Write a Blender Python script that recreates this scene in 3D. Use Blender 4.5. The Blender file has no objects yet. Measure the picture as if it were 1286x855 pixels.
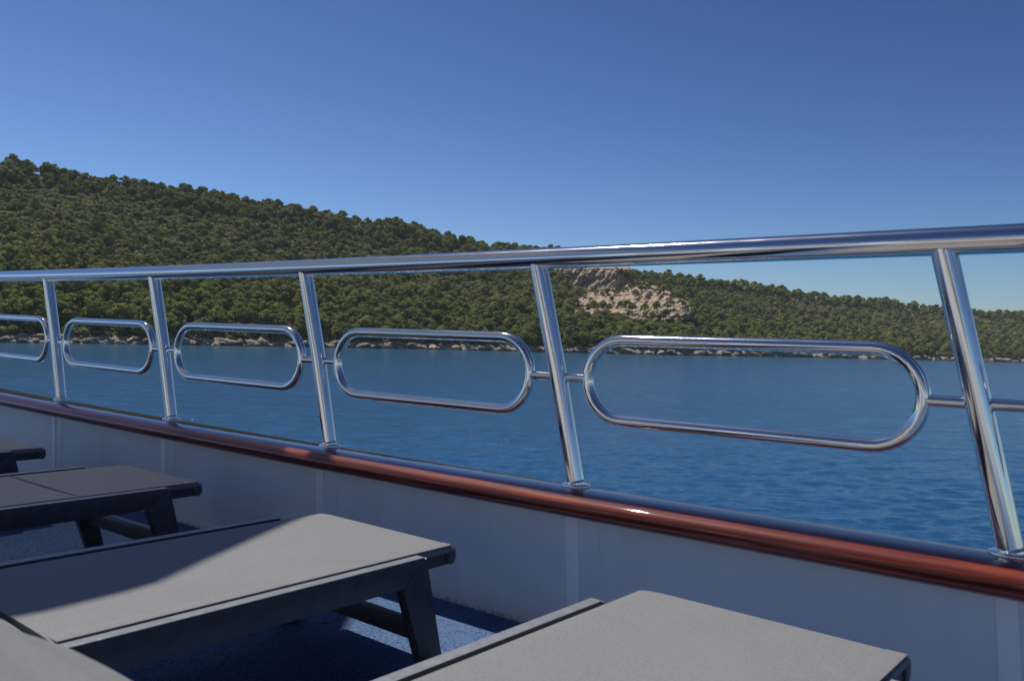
import bpy, bmesh, math, random
import numpy as np
from mathutils import Vector, Matrix, noise

# ------------------------------------------------------------------ camera, sky, sun, exposure
S = bpy.context.scene
C = S.collection
EYE = 0.9                      # eye height above the sun deck (deck = z 0)
SEA = -5.6                     # sea level
ROLL = math.atan(0.031)
PITCH = -1.5 / 1050
cam_d = bpy.data.cameras.new('camera')
cam = bpy.data.objects.new('camera', cam_d)
C.objects.link(cam)
_f = Vector((0, math.cos(PITCH), math.sin(PITCH)))
_u = Vector((0, -math.sin(PITCH), math.cos(PITCH)))
_x = Vector((1, 0, 0))
_r = _x * math.cos(ROLL) + _u * math.sin(ROLL)
_up = _u * math.cos(ROLL) - _x * math.sin(ROLL)
cam.matrix_world = Matrix(((_r.x, _up.x, -_f.x, 0), (_r.y, _up.y, -_f.y, 0), (_r.z, _up.z, -_f.z, EYE), (0, 0, 0, 1)))
cam_d.sensor_width = 36
cam_d.lens = 36 * 1050 / 1286
cam_d.clip_start = 0.05
cam_d.clip_end = 90000
cam_d.dof.use_dof = True
cam_d.dof.focus_distance = 5.0
cam_d.dof.aperture_fstop = 7.5
S.camera = cam

SUN_S, SUN_N, SUN_U = -0.478, 0.0744, 0.8752      # along the rail, outboard, up
SUN = Vector((SUN_S * 0.788 + SUN_N * 0.616, -SUN_S * 0.616 + SUN_N * 0.788, SUN_U)).normalized()
w = bpy.data.worlds.new('World')
S.world = w
w.use_nodes = True
nt = w.node_tree
bg = nt.nodes['Background']
sky = nt.nodes.new('ShaderNodeTexSky')
sky.sky_type = 'NISHITA'
sky.sun_disc = False
sky.sun_elevation = math.asin(SUN.z)
sky.sun_rotation = math.atan2(SUN.x, SUN.y)
sky.altitude = 1500
sky.air_density = 1.0
sky.dust_density = 1.5
sky.ozone_density = 2.5
sc_ = nt.nodes.new('ShaderNodeVectorMath')
sc_.operation = 'SCALE'
sc_.inputs['Scale'].default_value = 0.415
gm = nt.nodes.new('ShaderNodeGamma')
gm.inputs[1].default_value = 1.8
nt.links.new(sky.outputs[0], sc_.inputs[0])
nt.links.new(sc_.outputs[0], gm.inputs[0])
nt.links.new(gm.outputs[0], bg.inputs[0])
bg.inputs[1].default_value = 0.10
sl = bpy.data.lights.new('sun', 'SUN')
sl.energy = 4.2
sl.angle = math.radians(0.53)
sl.color = (1.0, 0.95, 0.87)
so = bpy.data.objects.new('sun', sl)
C.objects.link(so)
so.location = SUN * 50
so.rotation_euler = SUN.to_track_quat('Z', 'Y').to_euler()
S.view_settings.view_transform = 'Standard'
S.view_settings.look = 'None'
S.view_settings.exposure = 0.0
S.view_settings.gamma = 1.0
S.view_settings.use_curve_mapping = False
S.cycles.max_bounces = 8
S.cycles.caustics_reflective = False
S.cycles.caustics_refractive = False

# ------------------------------------------------------------------ helpers
R = random.Random(7)
rng = np.random.default_rng(11)

def link(o, parent=None):
    C.objects.link(o)
    if parent is not None:
        o.parent = parent
    return o

def mesh(name, V, F, mat=None, parent=None, smooth=False, mats=None, midx=None):
    me = bpy.data.meshes.new(name)
    me.from_pydata([tuple(v) for v in V], [], [tuple(f) for f in F])
    for m in (mats or ([mat] if mat else [])):
        me.materials.append(m)
    if midx is not None:
        me.polygons.foreach_set('material_index', midx)
    if smooth:
        me.polygons.foreach_set('use_smooth', [True] * len(me.polygons))
    me.update()
    return link(bpy.data.objects.new(name, me), parent)

def empty(name, loc, rz=0.0):
    o = bpy.data.objects.new(name, None)
    o.empty_display_size = 0.1
    o.location = loc
    o.rotation_euler = (0, 0, rz)
    return link(o)

def tag(o, label=None, cat=None, group=None, kind=None):
    if label: o['label'] = label
    if cat: o['category'] = cat
    if group: o['group'] = group
    if kind: o['kind'] = kind
    return o

def boxes(name, specs, mat, parent, bevel=0.003):
    """specs: list of 8-corner lists (bottom 4 ccw, top 4 ccw); bevelled edges"""
    bm = bmesh.new()
    for c8 in specs:
        vs = [bm.verts.new(c) for c in c8]
        for f in ((3, 2, 1, 0), (4, 5, 6, 7), (0, 1, 5, 4), (1, 2, 6, 5), (2, 3, 7, 6), (3, 0, 4, 7)):
            bm.faces.new([vs[i] for i in f])
    if bevel:
        bmesh.ops.bevel(bm, geom=bm.edges[:], offset=bevel, segments=2, profile=0.6, affect='EDGES')
    bmesh.ops.recalc_face_normals(bm, faces=bm.faces)
    me = bpy.data.meshes.new(name)
    bm.to_mesh(me)
    bm.free()
    me.materials.append(mat)
    me.polygons.foreach_set('use_smooth', [True] * len(me.polygons))
    try:
        me.set_sharp_from_angle(angle=math.radians(40))
    except Exception:
        pass
    return link(bpy.data.objects.new(name, me), parent)

def bx(x0, x1, y0, y1, z0, z1):
    return [(x0, y0, z0), (x1, y0, z0), (x1, y1, z0), (x0, y1, z0), (x0, y0, z1), (x1, y0, z1), (x1, y1, z1), (x0, y1, z1)]

def tube_data(path, rad, seg=24, closed=False, caps=True):
    """sweep a circle along path; rad may be a list"""
    P = [Vector(p) for p in path]
    n = len(P)
    rads = rad if isinstance(rad, (list, tuple)) else [rad] * n
    V, F = [], []
    prev = None
    for i in range(n):
        if closed:
            t = P[(i + 1) % n] - P[i - 1]
        else:
            t = P[min(i + 1, n - 1)] - P[max(i - 1, 0)]
        t.normalize()
        if prev is None:
            a = Vector((0, 0, 1)) if abs(t.z) < 0.9 else Vector((0, 1, 0))
            nx = t.cross(a).normalized()
        else:
            nx = (prev - t * prev.dot(t)).normalized()
        prev = nx
        ny = t.cross(nx)
        for k in range(seg):
            an = 2 * math.pi * k / seg
            V.append(P[i] + (nx * math.cos(an) + ny * math.sin(an)) * rads[i])
    rows = n if closed else n - 1
    for i in range(rows):
        j = (i + 1) % n
        for k in range(seg):
            l = (k + 1) % seg
            F.append((i * seg + k, i * seg + l, j * seg + l, j * seg + k))
    if caps and not closed:
        F.append(tuple(range(seg))[::-1])
        F.append(tuple((n - 1) * seg + k for k in range(seg)))
    return V, F

def tube(name, path, rad, mat, parent, seg=24, closed=False):
    V, F = tube_data(path, rad, seg, closed)
    o = mesh(name, V, F, mat, parent, smooth=True)
    try:
        o.data.set_sharp_from_angle(angle=math.radians(50))
    except Exception:
        pass
    return o

def fbm(p, oct=4, sc=1.0):
    return noise.fractal(Vector(p) * sc, 0.9, 2.0, oct, noise_basis='PERLIN_ORIGINAL')

# ------------------------------------------------------------------ materials
def new_mat(name):
    m = bpy.data.materials.new(name)
    m.use_nodes = True
    t = m.node_tree
    b = t.nodes['Principled BSDF']
    return m, t, b

def N(t, kind, **kw):
    n = t.nodes.new(kind)
    for k, v in kw.items():
        if k.startswith('_'):
            n.inputs[k[1:].replace('_', ' ')].default_value = v
        else:
            setattr(n, k, v)
    return n

def L(t, a, b):
    t.links.new(a, b)

def ramp(t, fac, stops):
    r = N(t, 'ShaderNodeValToRGB')
    el = r.color_ramp.elements
    while len(el) < len(stops):
        el.new(0.5)
    for e, (p, c) in zip(el, stops):
        e.position = p
        e.color = (c[0], c[1], c[2], 1) if len(c) == 3 else c
    L(t, fac, r.inputs[0])
    return r.outputs[0]

def coords(t, scale=(1, 1, 1), which='Object'):
    tc = N(t, 'ShaderNodeTexCoord')
    mp = N(t, 'ShaderNodeMapping')
    mp.inputs['Scale'].default_value = scale
    L(t, tc.outputs[which], mp.inputs[0])
    return mp.outputs[0]

def add_bump(t, b, height, strength, dist):
    n = N(t, 'ShaderNodeBump', _Strength=strength, _Distance=dist)
    L(t, height, n.inputs['Height'])
    L(t, n.outputs[0], b.inputs['Normal'])
    return n

def mat_chrome(axis):
    m, t, b = new_mat('polished_steel_' + axis.lower())
    tg = N(t, 'ShaderNodeTangent', direction_type='RADIAL', axis=axis)
    L(t, tg.outputs[0], b.inputs['Tangent'])
    b.inputs['Anisotropic'].default_value = 0.7
    b.inputs['Anisotropic Rotation'].default_value = 0.25
    b.inputs['Base Color'].default_value = (0.93, 0.88, 0.80, 1)
    b.inputs['Metallic'].default_value = 1
    v = coords(t)
    n1 = N(t, 'ShaderNodeTexNoise', _Scale=9.0, _Detail=4.0)
    L(t, v, n1.inputs['Vector'])
    n2 = N(t, 'ShaderNodeTexNoise', _Scale=260.0, _Detail=2.0)
    L(t, v, n2.inputs['Vector'])
    mr = N(t, 'ShaderNodeMapRange')
    mr.inputs['From Min'].default_value = 0.35
    mr.inputs['From Max'].default_value = 0.75
    mr.inputs['To Min'].default_value = 0.05
    mr.inputs['To Max'].default_value = 0.10
    L(t, n1.outputs[0], mr.inputs[0])
    L(t, mr.outputs[0], b.inputs['Roughness'])
    add_bump(t, b, n2.outputs[0], 0.05, 0.0004)
    return m

def mat_wood():
    m, t, b = new_mat('varnished_mahogany')
    v = coords(t, (1.2, 26, 26))
    n1 = N(t, 'ShaderNodeTexNoise', _Scale=1.6, _Detail=6.0, _Distortion=0.6)
    L(t, v, n1.inputs['Vector'])
    v2 = coords(t, (6, 220, 220))
    n2 = N(t, 'ShaderNodeTexNoise', _Scale=1.0, _Detail=3.0)
    L(t, v2, n2.inputs['Vector'])
    mx = N(t, 'ShaderNodeMath', operation='MULTIPLY_ADD')
    L(t, n2.outputs[0], mx.inputs[0])
    mx.inputs[1].default_value = 0.45
    L(t, n1.outputs[0], mx.inputs[2])
    col = ramp(t, mx.outputs[0], [(0.45, (0.034, 0.0030, 0.0014)), (0.68, (0.120, 0.0115, 0.0035)), (0.9, (0.26, 0.036, 0.009))])
    L(t, col, b.inputs['Base Color'])
    b.inputs['Roughness'].default_value = 0.55
    b.inputs['Specular IOR Level'].default_value = 0.15
    b.inputs['Coat Weight'].default_value = 1.0
    b.inputs['Coat Roughness'].default_value = 0.025
    n3 = N(t, 'ShaderNodeTexNoise', _Scale=14.0, _Detail=3.0)
    L(t, coords(t, (1, 3, 3)), n3.inputs['Vector'])
    bp = N(t, 'ShaderNodeBump', _Strength=0.10, _Distance=0.002)
    L(t, n3.outputs[0], bp.inputs['Height'])
    L(t, bp.outputs[0], b.inputs['Coat Normal'])
    return m

def mat_paint(name='white_paint', c=(0.80, 0.81, 0.82)):
    m, t, b = new_mat(name)
    n1 = N(t, 'ShaderNodeTexNoise', _Scale=1.3, _Detail=5.0)
    L(t, coords(t, (1.5, 1.5, 0.8)), n1.inputs['Vector'])
    n2 = N(t, 'ShaderNodeTexNoise', _Scale=14.0, _Detail=4.0)
    L(t, coords(t, (1, 1, 0.12)), n2.inputs['Vector'])
    ad = N(t, 'ShaderNodeMath', operation='MULTIPLY_ADD')
    L(t, n2.outputs[0], ad.inputs[0])
    ad.inputs[1].default_value = 0.5
    L(t, n1.outputs[0], ad.inputs[2])
    col = ramp(t, ad.outputs[0], [(0.45, tuple(x * 0.88 for x in c)), (0.85, c)])
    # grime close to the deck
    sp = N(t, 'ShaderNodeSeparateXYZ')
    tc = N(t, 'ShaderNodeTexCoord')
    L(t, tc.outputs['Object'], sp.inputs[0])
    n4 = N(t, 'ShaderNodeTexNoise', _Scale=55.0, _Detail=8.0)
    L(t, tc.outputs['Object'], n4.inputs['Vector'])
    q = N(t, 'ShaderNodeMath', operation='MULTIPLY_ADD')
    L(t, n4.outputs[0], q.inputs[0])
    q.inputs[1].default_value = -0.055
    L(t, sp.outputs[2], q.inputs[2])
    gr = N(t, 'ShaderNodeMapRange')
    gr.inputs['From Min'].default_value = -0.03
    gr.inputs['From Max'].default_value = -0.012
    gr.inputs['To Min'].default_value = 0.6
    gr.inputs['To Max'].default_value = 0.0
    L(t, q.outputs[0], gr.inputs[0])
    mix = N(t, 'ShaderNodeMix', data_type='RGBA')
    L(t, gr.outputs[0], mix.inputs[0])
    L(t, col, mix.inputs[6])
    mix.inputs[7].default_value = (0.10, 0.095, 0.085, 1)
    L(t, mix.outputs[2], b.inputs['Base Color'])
    b.inputs['Roughness'].default_value = 0.33
    add_bump(t, b, n1.outputs[0], 0.15, 0.01)
    return m

def mat_fabric(name, c):
    m, t, b = new_mat(name)
    v = coords(t)
    w1 = N(t, 'ShaderNodeTexWave', _Scale=95.0, _Distortion=0.4, _Detail=1.0)
    w1.bands_direction = 'X'
    L(t, v, w1.inputs['Vector'])
    w2 = N(t, 'ShaderNodeTexWave', _Scale=95.0, _Distortion=0.4, _Detail=1.0)
    w2.bands_direction = 'Y'
    L(t, v, w2.inputs['Vector'])
    mu = N(t, 'ShaderNodeMath', operation='MULTIPLY')
    L(t, w1.outputs['Fac'], mu.inputs[0])
    L(t, w2.outputs['Fac'], mu.inputs[1])
    n1 = N(t, 'ShaderNodeTexNoise', _Scale=420.0, _Detail=2.0)
    L(t, coords(t, (1, 0.35, 1)), n1.inputs['Vector'])
    n2 = N(t, 'ShaderNodeTexNoise', _Scale=5.0, _Detail=4.0)
    L(t, v, n2.inputs['Vector'])
    a = N(t, 'ShaderNodeMath', operation='MULTIPLY_ADD')
    L(t, mu.outputs[0], a.inputs[0])
    a.inputs[1].default_value = 0.35
    L(t, n1.outputs[0], a.inputs[2])
    a2 = N(t, 'ShaderNodeMath', operation='MULTIPLY_ADD')
    L(t, n2.outputs[0], a2.inputs[0])
    a2.inputs[1].default_value = 0.28
    L(t, a.outputs[0], a2.inputs[2])
    col = ramp(t, a2.outputs[0], [(0.4, tuple(x * 0.72 for x in c)), (0.95, tuple(x * 1.18 for x in c))])
    L(t, col, b.inputs['Base Color'])
    b.inputs['Roughness'].default_value = 0.75
    b.inputs['Specular IOR Level'].default_value = 0.3
    b.inputs['Sheen Weight'].default_value = 0.15
    add_bump(t, b, a.outputs[0], 0.5, 0.0012)
    return m

def mat_frame():
    m, t, b = new_mat('anthracite_frame')
    n1 = N(t, 'ShaderNodeTexNoise', _Scale=30.0, _Detail=4.0)
    L(t, coords(t), n1.inputs['Vector'])
    col = ramp(t, n1.outputs[0], [(0.3, (0.042, 0.046, 0.051)), (0.7, (0.064, 0.068, 0.075))])
    L(t, col, b.inputs['Base Color'])
    b.inputs['Roughness'].default_value = 0.36
    n2 = N(t, 'ShaderNodeTexNoise', _Scale=900.0, _Detail=2.0)
    L(t, coords(t), n2.inputs['Vector'])
    add_bump(t, b, n2.outputs[0], 0.25, 0.0005)
    return m

def mat_carpet():
    m, t, b = new_mat('blue_carpet')
    v = coords(t)
    vo = N(t, 'ShaderNodeTexVoronoi', _Scale=230.0)
    L(t, v, vo.inputs['Vector'])
    n1 = N(t, 'ShaderNodeTexNoise', _Scale=150.0, _Detail=3.0)
    L(t, v, n1.inputs['Vector'])
    n2 = N(t, 'ShaderNodeTexNoise', _Scale=3.0, _Detail=4.0)
    L(t, v, n2.inputs['Vector'])
    sx = N(t, 'ShaderNodeSeparateColor')
    L(t, vo.outputs['Color'], sx.inputs[0])
    a = N(t, 'ShaderNodeMath', operation='MULTIPLY_ADD')
    L(t, n1.outputs[0], a.inputs[0])
    a.inputs[1].default_value = 0.8
    L(t, sx.outputs[0], a.inputs[2])
    a2 = N(t, 'ShaderNodeMath', operation='MULTIPLY_ADD')
    L(t, n2.outputs[0], a2.inputs[0])
    a2.inputs[1].default_value = 0.4
    L(t, a.outputs[0], a2.inputs[2])
    col = ramp(t, a2.outputs[0], [(0.45, (0.014, 0.036, 0.105)), (0.85, (0.045, 0.095, 0.235)), (1.0, (0.12, 0.19, 0.34))])
    col.node.color_ramp.elements[1].position = 0.72
    L(t, col, b.inputs['Base Color'])
    b.inputs['Roughness'].default_value = 0.95
    b.inputs['Specular IOR Level'].default_value = 0.1
    add_bump(t, b, a.outputs[0], 0.9, 0.006)
    return m

def mat_water():
    m, t, b = new_mat('sea_water')
    geo = N(t, 'ShaderNodeNewGeometry')
    def nz(scale, xs, ys, det, rot):
        mp = N(t, 'ShaderNodeMapping')
        mp.inputs['Scale'].default_value = (xs, ys, 1)
        mp.inputs['Rotation'].default_value = (0, 0, rot)
        L(t, geo.outputs['Position'], mp.inputs[0])
        n = N(t, 'ShaderNodeTexNoise', _Scale=scale, _Detail=det, _Roughness=0.55, _Distortion=0.4)
        L(t, mp.outputs[0], n.inputs['Vector'])
        return n.outputs[0]
    layers = [(nz(0.10, 0.5, 1.0, 2.0, 0.25), 0.20), (nz(0.33, 0.5, 1.0, 3.0, -0.1), 0.34), (nz(1.4, 0.6, 1.0, 3.0, 0.3), 0.15), (nz(5.5, 0.7, 1.0, 2.0, -0.2), 0.024)]
    prev = None
    for out_, amp in layers:
        q = N(t, 'ShaderNodeMath', operation='MULTIPLY_ADD')
        L(t, out_, q.inputs[0]); q.inputs[1].default_value = amp
        if prev is None: q.inputs[2].default_value = 0
        else: L(t, prev, q.inputs[2])
        prev = q.outputs[0]
    add_bump(t, b, prev, 1.0, 1.0)
    # depth colour: greener towards the rocky shore
    sep = N(t, 'ShaderNodeSeparateXYZ')
    L(t, geo.outputs['Position'], sep.inputs[0])
    d1 = N(t, 'ShaderNodeMath', operation='MULTIPLY_ADD')
    L(t, sep.outputs[0], d1.inputs[0]); d1.inputs[1].default_value = -0.743
    L(t, sep.outputs[1], d1.inputs[2])
    mr = N(t, 'ShaderNodeMapRange')
    mr.inputs['From Min'].default_value = 250
    mr.inputs['From Max'].default_value = 430
    L(t, d1.outputs[0], mr.inputs[0])
    col = ramp(t, mr.outputs[0], [(0.0, (0.016, 0.084, 0.186)), (1.0, (0.022, 0.102, 0.175))])
    L(t, col, b.inputs['Base Color'])
    b.inputs['Roughness'].default_value = 0.15
    b.inputs['IOR'].default_value = 1.33
    return m

def mat_terrain():
    m, t, b = new_mat('hillside_ground')
    geo = N(t, 'ShaderNodeNewGeometry')
    n1 = N(t, 'ShaderNodeTexNoise', _Scale=0.05, _Detail=6.0)
    L(t, geo.outputs['Position'], n1.inputs['Vector'])
    n2 = N(t, 'ShaderNodeTexNoise', _Scale=0.7, _Detail=6.0)
    L(t, geo.outputs['Position'], n2.inputs['Vector'])
    a = N(t, 'ShaderNodeMath', operation='MULTIPLY_ADD')
    L(t, n2.outputs[0], a.inputs[0]); a.inputs[1].default_value = 0.7
    L(t, n1.outputs[0], a.inputs[2])
    ground = ramp(t, a.outputs[0], [(0.55, (0.035, 0.043, 0.016)), (0.85, (0.065, 0.070, 0.028)), (1.0, (0.13, 0.115, 0.065))])
    rock = ramp(t, n2.outputs[0], [(0.3, (0.12, 0.10, 0.075)), (0.5, (0.36, 0.30, 0.23)), (0.75, (0.56, 0.48, 0.39))])
    sep = N(t, 'ShaderNodeSeparateXYZ')
    L(t, geo.outputs['Position'], sep.inputs[0])
    q = N(t, 'ShaderNodeMath', operation='MULTIPLY_ADD')
    L(t, n2.outputs[0], q.inputs[0]); q.inputs[1].default_value = -4.0
    L(t, sep.outputs[2], q.inputs[2])
    mr = N(t, 'ShaderNodeMapRange')
    mr.inputs['From Min'].default_value = SEA + 0.8
    mr.inputs['From Max'].default_value = SEA + 1.6
    L(t, q.outputs[0], mr.inputs[0])
    mix = N(t, 'ShaderNodeMix', data_type='RGBA')
    L(t, mr.outputs[0], mix.inputs[0])
    L(t, rock, mix.inputs[6]); L(t, ground, mix.inputs[7])
    L(t, mix.outputs[2], b.inputs['Base Color'])
    b.inputs['Roughness'].default_value = 0.95
    b.inputs['Specular IOR Level'].default_value = 0.1
    add_bump(t, b, n2.outputs[0], 0.8, 1.2)
    return m

def mat_rock(name, dark, light, scale=0.5, tint=(0.36, 0.24, 0.15)):
    m, t, b = new_mat(name)
    geo = N(t, 'ShaderNodeNewGeometry')
    n1 = N(t, 'ShaderNodeTexNoise', _Scale=scale, _Detail=8.0, _Roughness=0.65)
    L(t, geo.outputs['Position'], n1.inputs['Vector'])
    vo = N(t, 'ShaderNodeTexVoronoi', _Scale=scale * 0.8)
    vo.feature = 'DISTANCE_TO_EDGE'
    mp = N(t, 'ShaderNodeMapping'); mp.inputs['Scale'].default_value = (1, 1, 2.2); mp.inputs['Rotation'].default_value = (0.2, 0.45, 0)
    L(t, geo.outputs['Position'], mp.inputs[0]); L(t, mp.outputs[0], vo.inputs['Vector'])
    col = ramp(t, n1.outputs[0], [(0.32, dark), (0.5, tint), (0.68, light)])
    oi = N(t, 'ShaderNodeObjectInfo')
    mr = N(t, 'ShaderNodeMapRange'); mr.inputs['To Min'].default_value = 0.85; mr.inputs['To Max'].default_value = 1.2
    L(t, oi.outputs['Random'], mr.inputs[0])
    hs = N(t, 'ShaderNodeHueSaturation'); L(t, mr.outputs[0], hs.inputs['Value']); L(t, col, hs.inputs['Color'])
    L(t, hs.outputs[0], b.inputs['Base Color'])
    b.inputs['Roughness'].default_value = 0.92
    b.inputs['Specular IOR Level'].default_value = 0.15
    mn = N(t, 'ShaderNodeMath', operation='MINIMUM'); L(t, vo.outputs['Distance'], mn.inputs[0]); mn.inputs[1].default_value = 0.12
    ad = N(t, 'ShaderNodeMath', operation='MULTIPLY_ADD'); L(t, mn.outputs[0], ad.inputs[0]); ad.inputs[1].default_value = 4.0
    L(t, n1.outputs[0], ad.inputs[2])
    add_bump(t, b, ad.outputs[0], 0.7, 0.8)
    return m

def mat_leaf(name, c_dark, c_light, trans=0.28):
    m, t, b = new_mat(name)
    t.nodes.remove(b)
    out = t.nodes['Material Output']
    at = N(t, 'ShaderNodeAttribute', attribute_name='tone')
    oi = N(t, 'ShaderNodeObjectInfo')
    a = N(t, 'ShaderNodeMath', operation='MULTIPLY_ADD')
    L(t, oi.outputs['Random'], a.inputs[0]); a.inputs[1].default_value = 0.5
    L(t, at.outputs['Fac'], a.inputs[2])
    col = ramp(t, a.outputs[0], [(0.15, c_dark), (1.25 / 1.5, c_light)])
    d = N(t, 'ShaderNodeBsdfDiffuse'); tr = N(t, 'ShaderNodeBsdfTranslucent')
    hs = N(t, 'ShaderNodeHueSaturation', _Saturation=1.1, _Value=1.25, _Hue=0.49)
    L(t, col, d.inputs[0]); L(t, col, hs.inputs['Color']); L(t, hs.outputs[0], tr.inputs[0])
    mx = N(t, 'ShaderNodeMixShader'); mx.inputs[0].default_value = trans
    L(t, d.outputs[0], mx.inputs[1]); L(t, tr.outputs[0], mx.inputs[2])
    L(t, mx.outputs[0], out.inputs['Surface'])
    return m

def mat_simple(name, c, rough=0.7, sc=20, var=0.25):
    m, t, b = new_mat(name)
    n1 = N(t, 'ShaderNodeTexNoise', _Scale=sc, _Detail=5.0)
    L(t, coords(t), n1.inputs['Vector'])
    col = ramp(t, n1.outputs[0], [(0.3, tuple(x * (1 - var) for x in c)), (0.7, tuple(x * (1 + var) for x in c))])
    L(t, col, b.inputs['Base Color'])
    b.inputs['Roughness'].default_value = rough
    add_bump(t, b, n1.outputs[0], 0.3, 0.02)
    return m

def mat_canvas(name, see_through):
    """woven awning cloth; see_through = open share of the weave"""
    m, t, b = new_mat(name)
    t.nodes.remove(b)
    d = N(t, 'ShaderNodeBsdfDiffuse'); tr = N(t, 'ShaderNodeBsdfTranslucent'); tp = N(t, 'ShaderNodeBsdfTransparent')
    n1 = N(t, 'ShaderNodeTexNoise', _Scale=3.0, _Detail=5.0)
    L(t, coords(t), n1.inputs['Vector'])
    col = ramp(t, n1.outputs[0], [(0.3, (0.50, 0.49, 0.47)), (0.7, (0.60, 0.59, 0.57))])
    L(t, col, d.inputs[0]); L(t, col, tr.inputs[0])
    mx = N(t, 'ShaderNodeMixShader'); mx.inputs[0].default_value = 0.2
    L(t, d.outputs[0], mx.inputs[1]); L(t, tr.outputs[0], mx.inputs[2])
    m2 = N(t, 'ShaderNodeMixShader'); m2.inputs[0].default_value = see_through
    L(t, mx.outputs[0], m2.inputs[1]); L(t, tp.outputs[0], m2.inputs[2])
    L(t, m2.outputs[0], t.nodes['Material Output'].inputs['Surface'])
    return m

M_CHROME = mat_chrome('X')
M_POST = mat_chrome('Z')
M_WOOD = mat_wood()
M_WHITE = mat_paint()
M_STRIP = mat_paint('white_gloss_strip', (0.95, 0.95, 0.95))
M_FAB = mat_fabric('grey_sling_fabric', (0.212, 0.211, 0.211))
M_FRAME = mat_frame()
M_RAIL_LIT = mat_simple('sunlit_rail_grey', (0.25, 0.255, 0.265), 0.30, 40, 0.12)  # paler than the frame: sun and sky light painted into the rail tops
M_DARK = mat_simple('plain_black', (0.02, 0.02, 0.022), 0.6, 60)
M_CARPET = mat_carpet()
M_WATER = mat_water()
M_TERR = mat_terrain()
M_CLIFF = mat_rock('limestone_cliff', (0.15, 0.118, 0.088), (0.55, 0.445, 0.335), 0.22, (0.37, 0.285, 0.205))
M_SHORE = mat_rock('shore_limestone', (0.17, 0.13, 0.095), (0.62, 0.54, 0.43), 0.7, (0.42, 0.34, 0.25))
M_LEAF = mat_leaf('pine_needles', (0.058, 0.078, 0.024), (0.320, 0.345, 0.115), 0.28)
M_BUSH = mat_leaf('shrub_leaves', (0.12, 0.130, 0.052), (0.37, 0.375, 0.165), 0.28)
M_BARK = mat_simple('pine_bark', (0.075, 0.052, 0.038), 0.9, 4)
M_CANVAS = mat_canvas('awning_canvas', 0.0)
M_MESH = mat_canvas('awning_mesh', 0.17)

# ------------------------------------------------------------------ sea and hillside
def steps(a, b, d0, g):
    out = [a]
    while out[-1] < b:
        d0 *= g
        out.append(out[-1] + d0)
    return out
gx = steps(0, 60, 0.17, 1.0008) ; gx = gx + steps(gx[-1], 420, 0.30, 1.02)[1:] + [600, 1200, 4000, 12000]
gx = np.array([-v for v in gx[::-1]][:-1] + gx)
gy = steps(13, 420, 0.11, 1.0075)
gy = np.array([-12000, -4000, -1000, -300, -80, -20, 0, 5, 9] + gy + [500, 700, 1200, 2500, 6000, 12000])
XX, YY = np.meshgrid(gx, gy, indexing='ij')
cx = np.gradient(gx); cy = np.gradient(gy)
cell = np.maximum(cx[:, None] * np.ones_like(YY), (cy[None, :] * np.ones_like(XX)))
ZZ = np.zeros_like(XX)
wr = np.random.default_rng(5)
for k in range(64):             # wind sea: many small crossing wave trains
    lam = 0.50 * (5.0 / 0.50) ** (wr.random() ** 1.35)
    an = math.radians(100) + wr.normal(0, 0.55)
    kk = 2 * math.pi / lam
    amp = 0.029 / kk * (1.5 if lam < 1.6 else 0.6)
    ph = wr.random() * 6.283
    arg = kk * (XX * math.cos(an) + YY * math.sin(an)) + ph
    wgt = np.clip((lam / cell - 2.0) / 1.5, 0, 1)
    ZZ += wgt * amp * (np.sin(arg) + 0.25 * np.cos(2 * arg))
gust = 0.75 + 0.35 * np.sin(XX * 0.05 + 1.3 * np.sin(YY * 0.031)) * np.sin(YY * 0.043 + 0.7)
ZZ *= gust
nX, nY = len(gx), len(gy)
me = bpy.data.meshes.new('sea')
co = np.stack([XX, YY, ZZ + SEA], -1).reshape(-1, 3)
ii = np.arange(nX * nY).reshape(nX, nY)
quads = np.stack([ii[:-1, :-1], ii[1:, :-1], ii[1:, 1:], ii[:-1, 1:]], -1).reshape(-1, 4)
me.vertices.add(len(co)); me.vertices.foreach_set('co', co.ravel())
me.loops.add(quads.size); me.loops.foreach_set('vertex_index', quads.ravel())
me.polygons.add(len(quads)); me.polygons.foreach_set('loop_start', np.arange(0, quads.size, 4))
me.polygons.foreach_set('use_smooth', np.ones(len(quads), dtype=bool))
me.materials.append(M_WATER)
me.update(calc_edges=True); me.validate()
sea = link(bpy.data.objects.new('sea', me))
tag(sea, 'dark blue rippled sea between the ship and the wooded shore', 'sea', kind='structure')

KU = [-1.3, -0.9, -0.612, -0.4215, -0.231, -0.0406, 0.0547, 0.1976, 0.3405, 0.4738, 0.6129, 0.85, 1.1]
KS = [232, 252, 285, 329, 389, 445, 463, 503, 597, 676, 753, 960, 1300]
CU = [-1.3, -0.9, -0.6186, -0.5613, -0.5039, -0.4274, -0.3318, -0.2361, -0.1501, -0.0829, -0.0255, 0.0508, 0.1085, 0.1469, 0.1946, 0.2423, 0.2997, 0.3762, 0.4526, 0.529, 0.611, 0.85, 1.1]
CE = [0.2, 0.205, 0.1961, 0.1912, 0.1835, 0.1716, 0.1602, 0.1461, 0.1373, 0.1222, 0.1145, 0.1090, 0.0948, 0.0865, 0.0832, 0.0799, 0.0741, 0.0650, 0.0598, 0.0526, 0.0513, 0.04, 0.02]
YU = [-1.3, -0.612, -0.231, 0.0, 0.15, 0.34, 0.61, 1.1]
YC = [470, 560, 640, 690, 760, 860, 1050, 1500]
TREE_H = 8.8
SX = np.linspace(-1.3, 1.1, 481)
def _sm(a, k):
    ker = np.ones(k) / k
    p = np.pad(a, k, mode='edge')
    return np.convolve(p, ker, 'same')[k:-k]
_shore = _sm(np.interp(SX, KU, KS), 9)
_crest = _sm(np.interp(SX, YU, YC), 15)
_elev = _sm(np.interp(SX, CU, CE), 5)
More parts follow.
